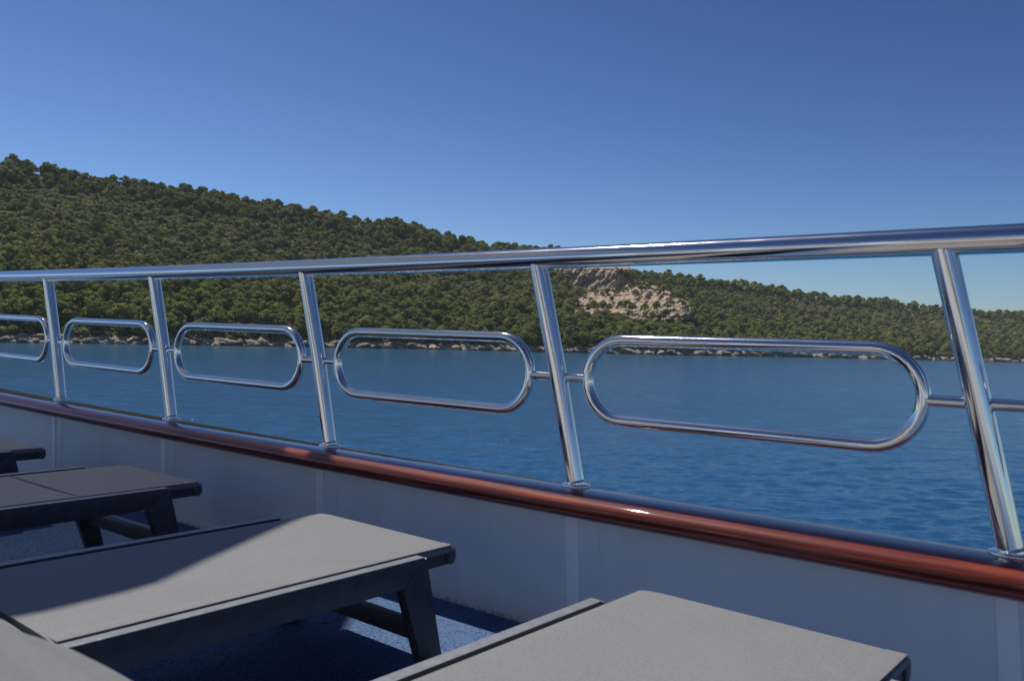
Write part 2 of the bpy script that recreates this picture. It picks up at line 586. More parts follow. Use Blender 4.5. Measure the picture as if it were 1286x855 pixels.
wob = np.array([noise.fractal(Vector((u * 14, 3.3, 0)), 0.9, 2.0, 4) for u in SX])
_shore = _shore + wob * 5.5

def hill(u, y):
    """height of the ground (world z) at bearing u = x/y and distance y"""
    ys = np.interp(u, SX, _shore); yc = np.interp(u, SX, _crest)
    ec = np.interp(u, SX, _elev) - TREE_H / yc
    es_ = -6.5 / ys
    t = (y - ys) / (yc - ys)
    tt = np.clip(t, 0, 1)
    g = tt ** 0.9
    e = es_ + (ec - es_) * g
    z = EYE + e * y
    lip = np.clip((y - ys) / 3.0, 0, 1) * 1.5
    z = z + np.where(t > 0, lip, 0.0)
    zt = EYE + ec * yc + 1.5
    z = np.where(t > 1, zt - (y - yc) * 0.16, z)
    z = np.where(t < 0, SEA + (y - ys) * 0.35, z)
    return z, t

nu, nr = 420, 120
us = np.linspace(-1.25, 1.05, nu)
tv = np.concatenate([np.linspace(-0.06, 0, 6)[:-1], np.linspace(0, 0.05, 14)[:-1], np.linspace(0.05, 1.0, nr - 38), np.linspace(1.03, 2.2, 20)])
V = []
for j, u in enumerate(us):
    ys = np.interp(u, SX, _shore); yc = np.interp(u, SX, _crest)
    y = ys + tv * (yc - ys)
    z, t = hill(np.full_like(y, u), y)
    for k in range(len(tv)):
        p = Vector((u * y[k], y[k], 0))
        amp = 2.2 * min(1, max(0, t[k]) * 5)
        dz = noise.fractal(p * 0.022, 0.9, 2.0, 4) * amp
        if 0 <= t[k] < 0.05:
            dz += noise.fractal(p * 0.25, 0.8, 2.0, 4) * 0.9 * (1 if t[k] > 0.002 else 0)
        V.append((p.x, p.y, z[k] + dz))
nt_ = len(tv)
F = [(j * nt_ + k, (j + 1) * nt_ + k, (j + 1) * nt_ + k + 1, j * nt_ + k + 1) for j in range(nu - 1) for k in range(nt_ - 1)]
terr = mesh('hillside', V, F, M_TERR, smooth=True)
tag(terr, 'wooded island hillside rising from a pale rocky shore', 'hillside', kind='structure')
TG = np.array([v[2] for v in V]).reshape(nu, nt_)

def ground(x, y):
    u = x / y
    ys = np.interp(u, SX, _shore); yc = np.interp(u, SX, _crest)
    t = (y - ys) / (yc - ys)
    fu = (u - us[0]) / (us[1] - us[0])
    j = int(np.clip(fu, 0, nu - 2)); a = fu - j
    k = int(np.clip(np.searchsorted(tv, t) - 1, 0, nt_ - 2))
    b_ = np.clip((t - tv[k]) / (tv[k + 1] - tv[k]), 0, 1)
    z = (TG[j, k] * (1 - a) + TG[j + 1, k] * a) * (1 - b_) + (TG[j, k + 1] * (1 - a) + TG[j + 1, k + 1] * a) * b_
    return z, t

# ------------------------------------------------------------------ limestone cliff cut into the hillside
# bearings u = x/y, heights as elevation tangents seen from the ship; each row sits at its own distance
def px(x, y):                  # bearing and elevation of a point measured on the survey photograph
    a = (x - 643) / 1050; b = (427.5 - y) / 1050
    c, s = math.cos(ROLL), math.sin(ROLL)
    up, vp = a * c - b * s, a * s + b * c
    return up / (1 - vp * PITCH), vp + PITCH

def cliff_top(x):
    return np.interp(x, [686, 700, 735, 790, 797, 815, 845, 868, 874], [338, 334, 333, 336, 352, 358, 370, 384, 396])
def cliff_bot(x):
    return np.interp(x, [686, 700, 720, 760, 800, 840, 868, 874], [378, 386, 396, 398, 401, 400, 398, 397])
def cliff_y(x, y):
    w = np.interp(x, [780, 800], [0, 1])
    ya = np.interp(y, [332, 366, 369, 376, 380, 388, 391, 403], [668, 655, 640, 617, 604, 594, 578, 560])
    yb = np.interp(y, [350, 362, 366, 376, 390, 403], [668, 648, 630, 612, 584, 566])
    return ya * (1 - w) + yb * w
nx_, ny_ = 130, 60
V = []
for i in range(nx_):
    x = 686 + (874 - 686) * i / (nx_ - 1)
    t0, b0 = cliff_top(x) - 2, cliff_bot(x) + 4
    for j in range(ny_):
        f = j / (ny_ - 1)
        y = b0 + (t0 - b0) * f
        u, e = px(x, y)
        yy = cliff_y(x, y)
        edge = min(i, nx_ - 1 - i, 10) / 10 * min(1, min(j, ny_ - 1 - j) / 4)
        p = Vector((x * 0.55, y * 0.55, 0))
        d = noise.fractal(Vector((p.x * 0.11 + p.y * 0.05, p.y * 0.16, 1.3)), 0.7, 2.1, 5) * 7
        d += abs(noise.noise(Vector((p.x * 0.32 + p.y * 0.22, p.y * 0.06, 4.0)))) * 6
        d += abs(noise.noise(Vector((p.x * 0.9, p.y * 0.5, 7.0)))) * 2.6
        d += (noise.cell(Vector((p.x * 0.35 + p.y * 0.3, p.y * 0.28, 2.0)))) * 2.4
        if y < 367 and x < 795: d *= 0.55
        yy = yy + d - 5 + (1 - edge) * 26
        V.append((u * yy, yy, EYE + e * yy))
F = [(i * ny_ + j, (i + 1) * ny_ + j, (i + 1) * ny_ + j + 1, i * ny_ + j + 1) for i in range(nx_ - 1) for j in range(ny_ - 1)]
cl = mesh('limestone_cliff', V, F, M_CLIFF, smooth=False)
tag(cl, 'bare limestone cliff with two rocky ledges cut into the wooded hillside', 'cliff')

# ------------------------------------------------------------------ pines and shrubs
def crown_mesh(seed, kind='pine'):
    r = random.Random(seed)
    lobes = []
    if kind == 'pine':
        for k in range(r.randint(20, 26)):
            f = r.random() ** 0.8
            z = 3.0 + 6.2 * f
            rad = (3.7 * math.sin(math.pi * min(1, 0.22 + 0.74 * f)) ** 0.8) * r.uniform(0.45, 1.0)
            a = r.random() * 2 * math.pi
            lobes.append((Vector((math.cos(a) * rad, math.sin(a) * rad, z)), r.uniform(0.95, 1.6) * (1.15 - 0.3 * f)))
        lobes.append((Vector((r.uniform(-.4, .4), r.uniform(-.4, .4), 9.0)), 1.15))
        nper, ls = 52, (0.30, 0.62)
    else:
        for k in range(r.randint(10, 14)):
            a = r.random() * 2 * math.pi; rad = 1.7 * math.sqrt(r.random())
            lobes.append((Vector((math.cos(a) * rad, math.sin(a) * rad, 0.7 + 1.9 * r.random() * (1 - rad / 3.2))), r.uniform(0.55, 1.0)))
        nper, ls = 40, (0.22, 0.45)
    V, F, T = [], [], []
    for c, lr in lobes:
        tone = r.uniform(0.15, 0.8)
        for q in range(nper):
            d = Vector((r.gauss(0, 1), r.gauss(0, 1), r.gauss(0.25, 1))).normalized()
            p = c + Vector((d.x * lr, d.y * lr, d.z * lr * 0.72)) * r.uniform(0.72, 1.12)
            nrm = (d + Vector((r.uniform(-.45, .45), r.uniform(-.45, .45), r.uniform(-.3, .5)))).normalized()
            a = nrm.cross(Vector((r.uniform(-1, 1), r.uniform(-1, 1), r.uniform(-1, 1)))).normalized()
            b = nrm.cross(a)
            s1, s2 = r.uniform(*ls), r.uniform(*ls) * 0.75
            i = len(V)
            V += [p - a * s1 - b * s2 * .4, p + a * s1 * .3 - b * s2, p + a * s1 + b * s2 * .5, p - a * s1 * .2 + b * s2]
            F.append((i, i + 1, i + 2, i + 3))
            T.append(min(1, max(0, tone + r.uniform(-.2, .2))))
    return V, F, T, lobes

def trunk_data(seed, lobes):
    r = random.Random(seed + 99)
    pts = [Vector((0, 0, -1.2)), Vector((r.uniform(-.15, .15), r.uniform(-.15, .15), 1.5)), Vector((r.uniform(-.4, .4), r.uniform(-.4, .4), 3.6)), Vector((r.uniform(-.5, .5), r.uniform(-.5, .5), 6.0)), Vector((r.uniform(-.4, .4), r.uniform(-.4, .4), 8.6))]
    V, F = tube_data(pts, [0.26, 0.22, 0.17, 0.11, 0.04], 6)
    for c, lr in lobes[::3]:
        f = min(1, max(0, (c.z - 2.2) / 6)); base = pts[1].lerp(pts[4], f * 0.75)
        v2, f2 = tube_data([base, base.lerp(c, 0.5) + Vector((0, 0, -.25)), c], [0.10, 0.07, 0.03], 5)
        o = len(V); V += v2; F += [tuple(i + o for i in ff) for ff in f2]
    return V, F

def mk_mesh(name, V, F, mats, midx=None, tone=None, smooth=None):
    me = bpy.data.meshes.new(name)
    me.from_pydata([tuple(v) for v in V], [], F)
    for m in mats: me.materials.append(m)
    if midx is not None: me.polygons.foreach_set('material_index', midx)
    if tone is not None:
        at = me.attributes.new('tone', 'FLOAT', 'FACE'); at.data.foreach_set('value', tone)
    me.update()
    return me

PINES, BUSHES = [], []
for k in range(5):
    cv, cf, ct, lobes = crown_mesh(100 + k)
    tvv, tf = trunk_data(100 + k, lobes)
    crown = mk_mesh('crown', cv, cf, [M_LEAF], tone=ct)
    trunk = mk_mesh('trunk', tvv, tf, [M_BARK])
    o = len(cv)
    whole = mk_mesh('pine', cv + tvv, cf + [tuple(i + o for i in f) for f in tf], [M_LEAF, M_BARK], [0] * len(cf) + [1] * len(tf), ct + [0.0] * len(tf))
    PINES.append((crown, trunk, whole))
for k in range(3):
    cv, cf, ct, lobes = crown_mesh(200 + k, 'bush')
    BUSHES.append(mk_mesh('shrub', cv, cf, [M_BUSH], tone=ct))

pts = []                        # (x, y, z, t, u, kind, scale)
def inside_cliff(u, e, pad=0.0):
    # is bearing/elevation on the rock face
    x = 643 + 1050 * (u * math.cos(ROLL) + e * math.sin(ROLL))
    y = 427.5 - 1050 * (-u * math.sin(ROLL) + (e - PITCH) * math.cos(ROLL))
    return 716 - pad < x < 870 + pad and cliff_top(x) + 1 < y < cliff_bot(x) - 1
step = 4.7
Y = 235.0
while Y < 1250:
    X = -0.78 * Y
    while X < 0.74 * Y:
        x = X + R.uniform(-.48, .48) * step; y = Y + R.uniform(-.48, .48) * step
        X += step
        u = x / y
        if abs(u) > 0.76: continue
        z, t = ground(x, y)
        if t < 0.012 or t > 1.06: continue
        den = noise.fractal(Vector((x * 0.012, y * 0.012, 5.0)), 0.9, 2.0, 3)
        far = np.interp(u, [0.25, 0.45], [0, 1])
        # lower slopes: tall pines; upper slopes: mostly shrubs with pines along the crest
        pine_p = np.interp(t, [0, 0.28, 0.45, 0.86, 0.93, 1.0], [0.90, 0.80, 0.30, 0.22, 0.75, 0.85])
        pine_p = pine_p * (1 - 0.35 * far) + den * 0.35
        kind = 0 if R.random() < pine_p else 1
        sc = R.uniform(0.70, 1.15) if kind == 0 else R.uniform(0.85, 1.7)
        if kind == 0 and 0.4 < t < 0.9: sc *= 0.72
        if kind == 0 and R.random() < 0.3: sc *= 0.7
        if kind == 0 and t < 0.4 and R.random() < 0.18: continue
        if t > 0.94 and kind == 0 and R.random() < 0.35: continue
        if kind == 1 and den < -0.15 and far > 0.3 and R.random() < 0.5: continue
        if t < 0.035 and kind == 0: sc *= 0.75
        hh = (5.5 if kind == 0 else 1.4) * sc
        if inside_cliff(u, (z + hh - EYE) / y):
            if R.random() < 0.88: continue
            sc *= 0.55
        if inside_cliff(u, (z + hh * 1.5 - EYE) / y) and R.random() < 0.6: continue
        pts.append((x, y, z, t, u, kind, sc))
    Y += step
# individual pines: the 300 that show largest (closest to the ship, in view)
idx = [i for i, p in enumerate(pts) if p[5] == 0 and abs(p[4]) < 0.615]
idx.sort(key=lambda i: pts[i][1] / pts[i][6])
solo = set(idx[:270])
n_s = 0
for i in idx[:270]:
    x, y, z, t, u, kind, sc = pts[i]
    v = PINES[R.randrange(5)]
    root = empty('pine_tree', (x, y, z), R.uniform(0, 6.28))
    wv = R.uniform(.9, 1.15)
    root.scale = (sc * wv, sc * wv, sc * R.uniform(.9, 1.1))
    tag(root, 'dark green bushy pine on the lower slope above the rocky shore', 'tree', 'pines above the rocky shore')
    for me, nm in ((v[0], 'crown'), (v[1], 'trunk')):
        link(bpy.data.objects.new(nm, me), root)

LEDGE = [(700, 377), (708, 373), (716, 379), (727, 372), (733, 374), (748, 371), (756, 372), (763, 370), (775, 371), (786, 369), (793, 366), (798, 372),
         (703, 389), (712, 392), (722, 386), (738, 388), (746, 391), (757, 389), (764, 390), (779, 387), (787, 390), (795, 391), (804, 366), (812, 366), (826, 371), (845, 377), (810, 392), (824, 391), (858, 384),
         (800, 356), (808, 360), (818, 362), (833, 368), (852, 377), (866, 389), (871, 397), (850, 400), (836, 402), (818, 402), (842, 388), (692, 372), (697, 366), (704, 381), (795, 352), (798, 347), (730, 399), (750, 400), (770, 401), (690, 384), (768, 379), (742, 380), (698, 375), (706, 369), (711, 374), (703, 385), (696, 381), (713, 367), (719, 373), (786, 346), (791, 350), (797, 354), (780, 343), (801, 351), (803, 358), (774, 342), (794, 345)]
for k, (x_, y_) in enumerate(LEDGE):
    u_, e_ = px(x_, y_)
    d_ = float(cliff_y(x_, y_)) - 4.0
    root = empty('pine_tree', (u_ * d_, d_, EYE + e_ * d_ - 0.6), R.uniform(0, 6.28))
    sc = R.uniform(.45, .85)
    root.scale = (sc * 1.1, sc * 1.1, sc)
    tag(root, 'small pine growing on a ledge of the limestone cliff', 'tree', 'pines on the cliff ledges')
    v = PINES[k % 5]
    for me, nm in ((v[0], 'crown'), (v[1], 'trunk')):
        link(bpy.data.objects.new(nm, me), root)

def scatter(name, rows, protos, label, cat):
    """one uncountable mass: instances of the prototype meshes on points"""
    me = bpy.data.meshes.new(name)
    me.from_pydata([(r[0], r[1], r[2]) for r in rows], [], [])
    n = len(rows)
    a = me.attributes.new('inst_idx', 'INT', 'POINT'); a.data.foreach_set('value', [R.randrange(len(protos)) for _ in rows])
    a = me.attributes.new('inst_rot', 'FLOAT_VECTOR', 'POINT')
    a.data.foreach_set('vector', [c for _ in rows for c in (R.uniform(-.06, .06), R.uniform(-.06, .06), R.uniform(0, 6.28))])
    a = me.attributes.new('inst_scl', 'FLOAT_VECTOR', 'POINT')
    sc = []
    for r in rows:
        wv = R.uniform(.9, 1.2); sc += [r[6] * wv, r[6] * wv, r[6] * R.uniform(.85, 1.12)]
    a.data.foreach_set('vector', sc)
    o = link(bpy.data.objects.new(name, me))
    g = bpy.data.node_groups.new(name + '_nodes', 'GeometryNodeTree')
    g.interface.new_socket('Geometry', in_out='INPUT', socket_type='NodeSocketGeometry')
    g.interface.new_socket('Geometry', in_out='OUTPUT', socket_type='NodeSocketGeometry')
    gi = g.nodes.new('NodeGroupInput'); go = g.nodes.new('NodeGroupOutput')
    jn = g.nodes.new('GeometryNodeJoinGeometry')
    for pm in protos:
        po = bpy.data.objects.new('prototype_' + pm.name, pm)
        oi = g.nodes.new('GeometryNodeObjectInfo'); oi.inputs['Object'].default_value = po
        oi.inputs['As Instance'].default_value = True
        g.links.new(oi.outputs['Geometry'], jn.inputs[0])
    def attr(nm, ty):
        q = g.nodes.new('GeometryNodeInputNamedAttribute'); q.data_type = ty; q.inputs['Name'].default_value = nm
        return [s for s in q.outputs if s.enabled][0]
    ip = g.nodes.new('GeometryNodeInstanceOnPoints')
    ip.inputs['Pick Instance'].default_value = True
    g.links.new(gi.outputs[0], ip.inputs['Points'])
    g.links.new(jn.outputs[0], ip.inputs['Instance'])
    g.links.new(attr('inst_idx', 'INT'), ip.inputs['Instance Index'])
    g.links.new(attr('inst_rot', 'FLOAT_VECTOR'), ip.inputs['Rotation'])
    g.links.new(attr('inst_scl', 'FLOAT_VECTOR'), ip.inputs['Scale'])
    g.links.new(ip.outputs[0], go.inputs[0])
    md = o.modifiers.new('scatter', 'NODES'); md.node_group = g
    return tag(o, label, cat, kind='stuff')

scatter('pine_wood', [p for i, p in enumerate(pts) if p[5] == 0 and i not in solo], [p[2] for p in PINES], 'dense pine wood covering the upper and far hillside', 'forest')
bush_rows = [p for p in pts if p[5] == 1]
for _ in range(900):            # undergrowth along the shore and low slopes
    u = R.uniform(-0.74, 0.72)
    ys = float(np.interp(u, SX, _shore)); y = ys + R.uniform(4.5, 16)
    z, t = ground(u * y, y)
    bush_rows.append((u * y, y, z - .2, t, u, 1, R.uniform(.35, .8)))
scatter('hillside_scrub', bush_rows, BUSHES, 'low olive green scrub covering the upper slopes between pines', 'scrub')

def bare_tree(u, back, h):
    d_ = float(np.interp(u, SX, _crest)) - back
    z, _ = ground(u * d_, d_)
    root = empty('bare_tree', (u * d_, d_, z), R.uniform(0, 6))
    tag(root, 'leafless grey brown tree standing among the crest pines', 'tree', 'leafless trees on the crest')
    V0, F0 = tube_data([(0, 0, -1), (.1, 0, h * .4), (-.1, .1, h * .7), (0, 0, h)], [.3, .22, .13, .04], 6)
    mesh('trunk', V0, F0, M_DEAD, root)
    for k in range(16):
        z0 = h * R.uniform(.35, .92); a = R.uniform(0, 6.28); ln = (h - z0) * R.uniform(.35, .7) + .8
        e_ = Vector((math.cos(a) * ln, math.sin(a) * ln, z0 + ln * R.uniform(.5, 1.1)))
        V1, F1 = tube_data([(0, 0, z0), Vector((0, 0, z0)).lerp(e_, .55) + Vector((0, 0, -.15)), e_], [.11, .08, .03], 4)
        for q in range(3):
            b0 = Vector((0, 0, z0)).lerp(e_, R.uniform(.4, .9)); b1 = b0 + Vector((R.uniform(-.9, .9), R.uniform(-.9, .9), R.uniform(.2, 1.1)))
            V2, F2 = tube_data([b0, b1], [.06, .03], 4); o_ = len(V1); V1 += V2; F1 += [tuple(i + o_ for i in f) for f in F2]
        mesh('branch', V1, F1, M_DEAD, root)
M_DEAD = mat_simple('dead_wood', (0.20, 0.16, 0.13), 0.9, 3)
for u_, b_, h_ in ((-0.462, 6, 9.5), (-0.448, 4, 10.5), (-0.436, 8, 9.0), (-0.478, 10, 8.0)):
    bare_tree(u_, b_, h_)

# ------------------------------------------------------------------ shore rocks
ROCKS = []
for k in range(6):
    bm = bmesh.new()
    bmesh.ops.create_icosphere(bm, subdivisions=2, radius=1)
    for v in bm.verts:
        p = v.co.copy()
        d = 1 + 0.35 * noise.noise(p * 1.1 + Vector((k * 9, 0, 0))) + 0.18 * noise.noise(p * 2.7 + Vector((0, k * 7, 0)))
        v.co = Vector((p.x * d * 1.3, p.y * d, max(-.5, p.z * d * 0.7)))
        v.co = Vector([round(c / 0.28) * 0.28 * 0.55 + c * 0.45 for c in v.co])
    me = bpy.data.meshes.new('rock'); bm.to_mesh(me); bm.free(); me.materials.append(M_SHORE)
    ROCKS.append(me)
for k in range(240):
    u = -0.63 + 1.26 * (k + R.random()) / 240
    ys = float(np.interp(u, SX, _shore))
    y = ys + abs(R.gauss(0, 1)) * 1.3
    z, t = ground(u * y, y)
    o = bpy.data.objects.new('shore_rock', ROCKS[R.randrange(6)])
    link(o)
    s = R.uniform(0.6, 1.8) * np.interp(u, [-.6, .6], [0.9, 2.3])
    o.location = (u * y, y, max(z, SEA) + 0.15 * s)
    o.scale = (s * R.uniform(.8, 2.0), s, s * R.uniform(.6, 1.15))
    o.rotation_euler = (R.uniform(-.3, .3), R.uniform(-.3, .3), R.uniform(0, 6.28))
    tag(o, 'pale limestone boulder at the waterline below the pines', 'rock', 'boulders along the shoreline')

# ------------------------------------------------------------------ the ship: own axes, s along the rail, n outboard
ES = Vector((0.788, -0.616)); TH = math.atan2(-0.616, 0.788)
def W(s, n, z=0.0):
    return Vector((s * 0.788 + n * 0.616, -s * 0.616 + n * 0.788, z))
def sheer(s):
    x = max(0.0, -1.2 - s)
    return 0.00165 * x * x
S0, S1 = -11.0, 4.2
N_WALL, N_CAP, N_POST = 2.129, 2.146, 2.19

dk = empty('deck', (0, 0, 0), TH); tag(dk, 'blue carpeted sun deck of the ship', 'deck', kind='structure')
mesh('carpet', [(S0, -9.6, 0), (S1, -9.6, 0), (S1, 2.14, 0), (S0, 2.14, 0)], [(0, 1, 2, 3)], M_CARPET, dk)

bw = empty('bulwark', W(-1.5, N_WALL), TH)
tag(bw, 'white painted bulwark with varnished mahogany cap along the deck edge', 'bulwark')
OFF = Vector((-1.5, N_WALL, 0))           # local = (s,n,z) - OFF
def loc(s, n, z): return Vector((s, n, z)) - OFF
SEAMS = [-10.8, -9.62, -8.44, -7.26, -6.08, -4.90, -3.74, -2.585, -1.40, -0.25, 0.93, 2.1, 3.3, 4.2]
for a, b in zip(SEAMS[:-1], SEAMS[1:]):
    m_ = [a + (b - a) * k / 4 for k in range(5)]
    Vp, Fp = [], []
    for k, s in enumerate(m_):
        bul = 0.004 * math.sin(math.pi * k / 4)
        s_ = s + (0.022 if k == 0 else (-0.0015 if k == 4 else 0))
        for n_, z_ in ((N_WALL + bul * 0.3, 0.0), (N_WALL - bul, 0.2), (N_WALL, 0.405 + sheer(s)), (N_WALL + .05, 0.405 + sheer(s)), (N_WALL + .05, 0.0)):
            Vp.append(loc(s_ - 0.07 * (z_ - .2), n_, z_))
    for k in range(4):
        for q in range(4):
            Fp.append((k * 5 + q, (k + 1) * 5 + q, (k + 1) * 5 + q + 1, k * 5 + q + 1))
    Fp += [(0, 1, 2, 3, 4), (24, 23, 22, 21, 20)]
    mesh('panel', Vp, Fp, M_WHITE, bw)
    boxes('frame_strip', [[loc(a - 0.022 - .07 * (z_ - .2) + dx, n_, z_) for z_ in (0.0, 0.41 + sheer(a)) for dx, n_ in ((0, N_WALL - .007), (.044, N_WALL - .007), (.044, N_WALL + .03), (0, N_WALL + .03))]], M_STRIP, bw, 0.003)
    boxes('backing_plate', [[loc(a + 0.0205 - .07 * (z_ - .2) + dx, n_, z_) for z_ in (0.0, 0.41 + sheer(a)) for dx, n_ in ((0, N_WALL - .0022), (.075, N_WALL - .0022), (.075, N_WALL + .03), (0, N_WALL + .03))]], M_WHITE, bw, 0.001)
# hull below the deck edge
Vh, Fh = [], []
hs = [S0 + (S1 - S0) * k / 20 for k in range(21)]
for s in hs:
    for n_, z_ in ((N_WALL + .055, 0.40 + sheer(s)), (N_WALL + .06, -0.4), (N_WALL + .02, -2.6), (N_WALL - .3, -6.2)):
        Vh.append(loc(s, n_, z_))
Fh = [(k * 4 + q, k * 4 + q + 1, (k + 1) * 4 + q + 1, (k + 1) * 4 + q) for k in range(20) for q in range(3)]
mesh('hull_side', Vh, Fh, M_WHITE, bw, smooth=True)
# mahogany cap rail, planks butted end to end
prof = []
PN = 44
for k in range(PN):
    a = 2 * math.pi * k / PN
    ca, sa = math.cos(a), math.sin(a)
    prof.append((0.110 * math.copysign(abs(ca) ** 0.66, ca), 0.0400 * math.copysign(abs(sa) ** 0.84, sa)))
CAPZ = 0.4108
CUTS = [S0, -7.9, -5.6, -3.15, 0.35, 2.6, S1]
for a, b in zip(CUTS[:-1], CUTS[1:]):
    Vc, Fc = [], []
    m_ = 16
    for k in range(m_ + 1):
        s = a + .0008 + (b - a - .0016) * k / m_
        for dn, dz in prof:
            Vc.append(loc(s, N_CAP + dn, CAPZ + dz + sheer(s)))
    for k in range(m_):
        for q in range(PN):
            r_ = (q + 1) % PN
            Fc.append((k * PN + q, k * PN + r_, (k + 1) * PN + r_, (k + 1) * PN + q))
    Fc += [tuple(range(PN)), tuple(m_ * PN + q for q in range(PN))[::-1]]
    o = mesh('cap_rail', Vc, Fc, M_WOOD, bw, smooth=True)
    o['label'] = 'varnished red mahogany cap along the top of the bulwark'
    o.data.set_sharp_from_angle(angle=math.radians(55))

# stainless railing
rl = empty('ship_railing', W(-1.5, N_POST, 0.45), TH)
tag(rl, 'polished stainless steel railing with oval loops on the mahogany cap', 'railing')
OFR = Vector((-1.5, N_POST, 0.45))
def lr(s, n, z): return Vector((s, n, z)) - OFR
RAKE = 0.222
tube('handrail', [lr(S0 + (S1 - S0) * k / 60, N_POST - .029, 1.160 + sheer(S0 + (S1 - S0) * k / 60)) for k in range(61)], 0.033, M_CHROME, rl, 40)
POSTS = [-0.262 - 1.178 * k for k in range(-3, 8)][::-1]
def disc(name, parent, c, rx, ry, h, tilt_s=0.0):
    Vd, Fd = [], []
    seg = 32
    ringz = ((1.0, 0), (1.0, .55), (.93, .85), (.8, 1.0), (0.0, 1.0))
    for f, hz in ringz:
        for k in range(seg):
            a = 2 * math.pi * k / seg
            Vd.append(c + Vector((math.cos(a) * rx * f, math.sin(a) * ry * f, hz * h)))
    for i in range(len(ringz) - 1):
        for k in range(seg):
            l = (k + 1) % seg
            Fd.append((i * seg + k, i * seg + l, (i + 1) * seg + l, (i + 1) * seg + k))
    return mesh(name, Vd, Fd, M_CHROME, parent, smooth=True)
for sb in POSTS:
    zb = 0.4505 + sheer(sb)
    zt = 1.152 + sheer(sb)
    st = sb - RAKE * (zt - zb)
    p = tube('post', [lr(sb, N_POST, zb), lr((sb + st) / 2, N_POST - .008, (zb + zt) / 2), lr(st, N_POST - .028, zt)], 0.0285, M_POST, rl, 32)
    disc('base_flange', p, lr(sb, N_POST, zb), 0.048, 0.042, 0.006)
    tube('weld_ring', [lr(sb, N_POST, zb + .006), lr(sb - .002, N_POST, zb + .013)], [0.0315, 0.0295], M_CHROME, p, 24)
RL = 0.0178
for a, b in zip(POSTS[:-1], POSTS[1:]):
    zc = 0.785 + (sheer(a) + sheer(b)) / 2
    sl_ = (sheer(b) - sheer(a)) / (b - a)
    pa = a - 0.238 * (zc - 0.449 - sheer(a)); pb = b - 0.238 * (zc - 0.449 - sheer(b))
    x0, x1 = pa + 0.112, pb - 0.112
    rr = 0.121
    path = []
    for k in range(17):
        an = math.pi / 2 + math.pi * k / 16
        path.append((x0 + rr + rr * math.cos(an), zc + rr * math.sin(an)))
    for k in range(1, 12):
        path.append((x0 + rr + (x1 - x0 - 2 * rr) * k / 12, zc - rr))
    for k in range(17):
        an = -math.pi / 2 + math.pi * k / 16
        path.append((x1 - rr + rr * math.cos(an), zc + rr * math.sin(an)))
    for k in range(1, 12):
        path.append((x1 - rr - (x1 - x0 - 2 * rr) * k / 12, zc + rr))
    mid = (x0 + x1) / 2
    lp = tube('loop', [lr(x, N_POST, z + sl_ * (x - mid)) for x, z in path], RL, M_CHROME, rl, 24, closed=True)
    tube('connector', [lr(pa, N_POST, zc + sl_ * (pa - mid)), lr(x0, N_POST, zc + sl_ * (x0 - mid))], 0.0145, M_CHROME, lp, 20)
    tube('connector', [lr(x1, N_POST, zc + sl_ * (x1 - mid)), lr(pb, N_POST, zc + sl_ * (pb - mid))], 0.0145, M_CHROME, lp, 20)

# ------------------------------------------------------------------ sun loungers
def slab(name, parent, w_, y0, y1, z, mat, th=0.012, sag=0.003, wrap0=False, roll=0.006, pw=14, bow=0.0):
    """stretched fabric from y1 (foot) back to y0, optional rounded wrap over the foot bar"""
    nx, ny = 22, 40
    cols = []
    for j in range(ny + 1):
        y = y1 + (y0 - y1) * j / ny
        cols.append((y, 0.0))
    prof_ = []
    if wrap0:
        for k in range(7):
            a = -math.pi / 2 + (math.pi) * k / 6
            prof_.append((y1 - 0.018 + 0.018 * math.cos(a), -0.018 + 0.018 * math.sin(a), 0))
    for (y, _) in cols[1 if wrap0 else 0:]:
        prof_.append((y, 0.0, 1))
    Vs, Fs = [], []
    for (y, dz, s_) in prof_:
        f = min(1, max(0, (y1 - y) / (y1 - y0)))
        for i in range(nx + 1):
            q_ = 2 * i / nx - 1
            x = w_ / 2 * math.sin(q_ * math.pi / 2)
            e = 1 - (2 * x / w_) ** 2
            hem = 0.0
            Vs.append((x, y, z + dz - sag * e * math.sin(math.pi * min(1, f * 1.0)) - roll * abs(2 * x / w_) ** pw + bow * math.sin(math.pi * f) + (bow * .12 * math.sin(f * 34 + x * 5) if bow else 0)))
    cnt = len(prof_)
    for j in range(cnt - 1):
        for i in range(nx):
            a = j * (nx + 1) + i
            Fs.append((a, a + nx + 1, a + nx + 2, a + 1))
    # underside
    o = len(Vs)
    Vs += [(v[0], v[1], v[2] - th) for v in Vs]
    Fs += [tuple(i + o for i in f[::-1]) for f in Fs]
    for j in range(cnt - 1):
        a = j * (nx + 1); b = a + nx + 1
        Fs.append((a, a + o, b + o, b)); a += nx; b += nx
        Fs.append((a, b, b + o, a + o))
    a = (cnt - 1) * (nx + 1)
    for i in range(nx):
        Fs.append((a + i, a + i + o, a + i + 1 + o, a + i + 1))
    ob = mesh(name, Vs, Fs, mat, parent, smooth=True)
    ob.data.set_sharp_from_angle(angle=math.radians(60))
    return ob

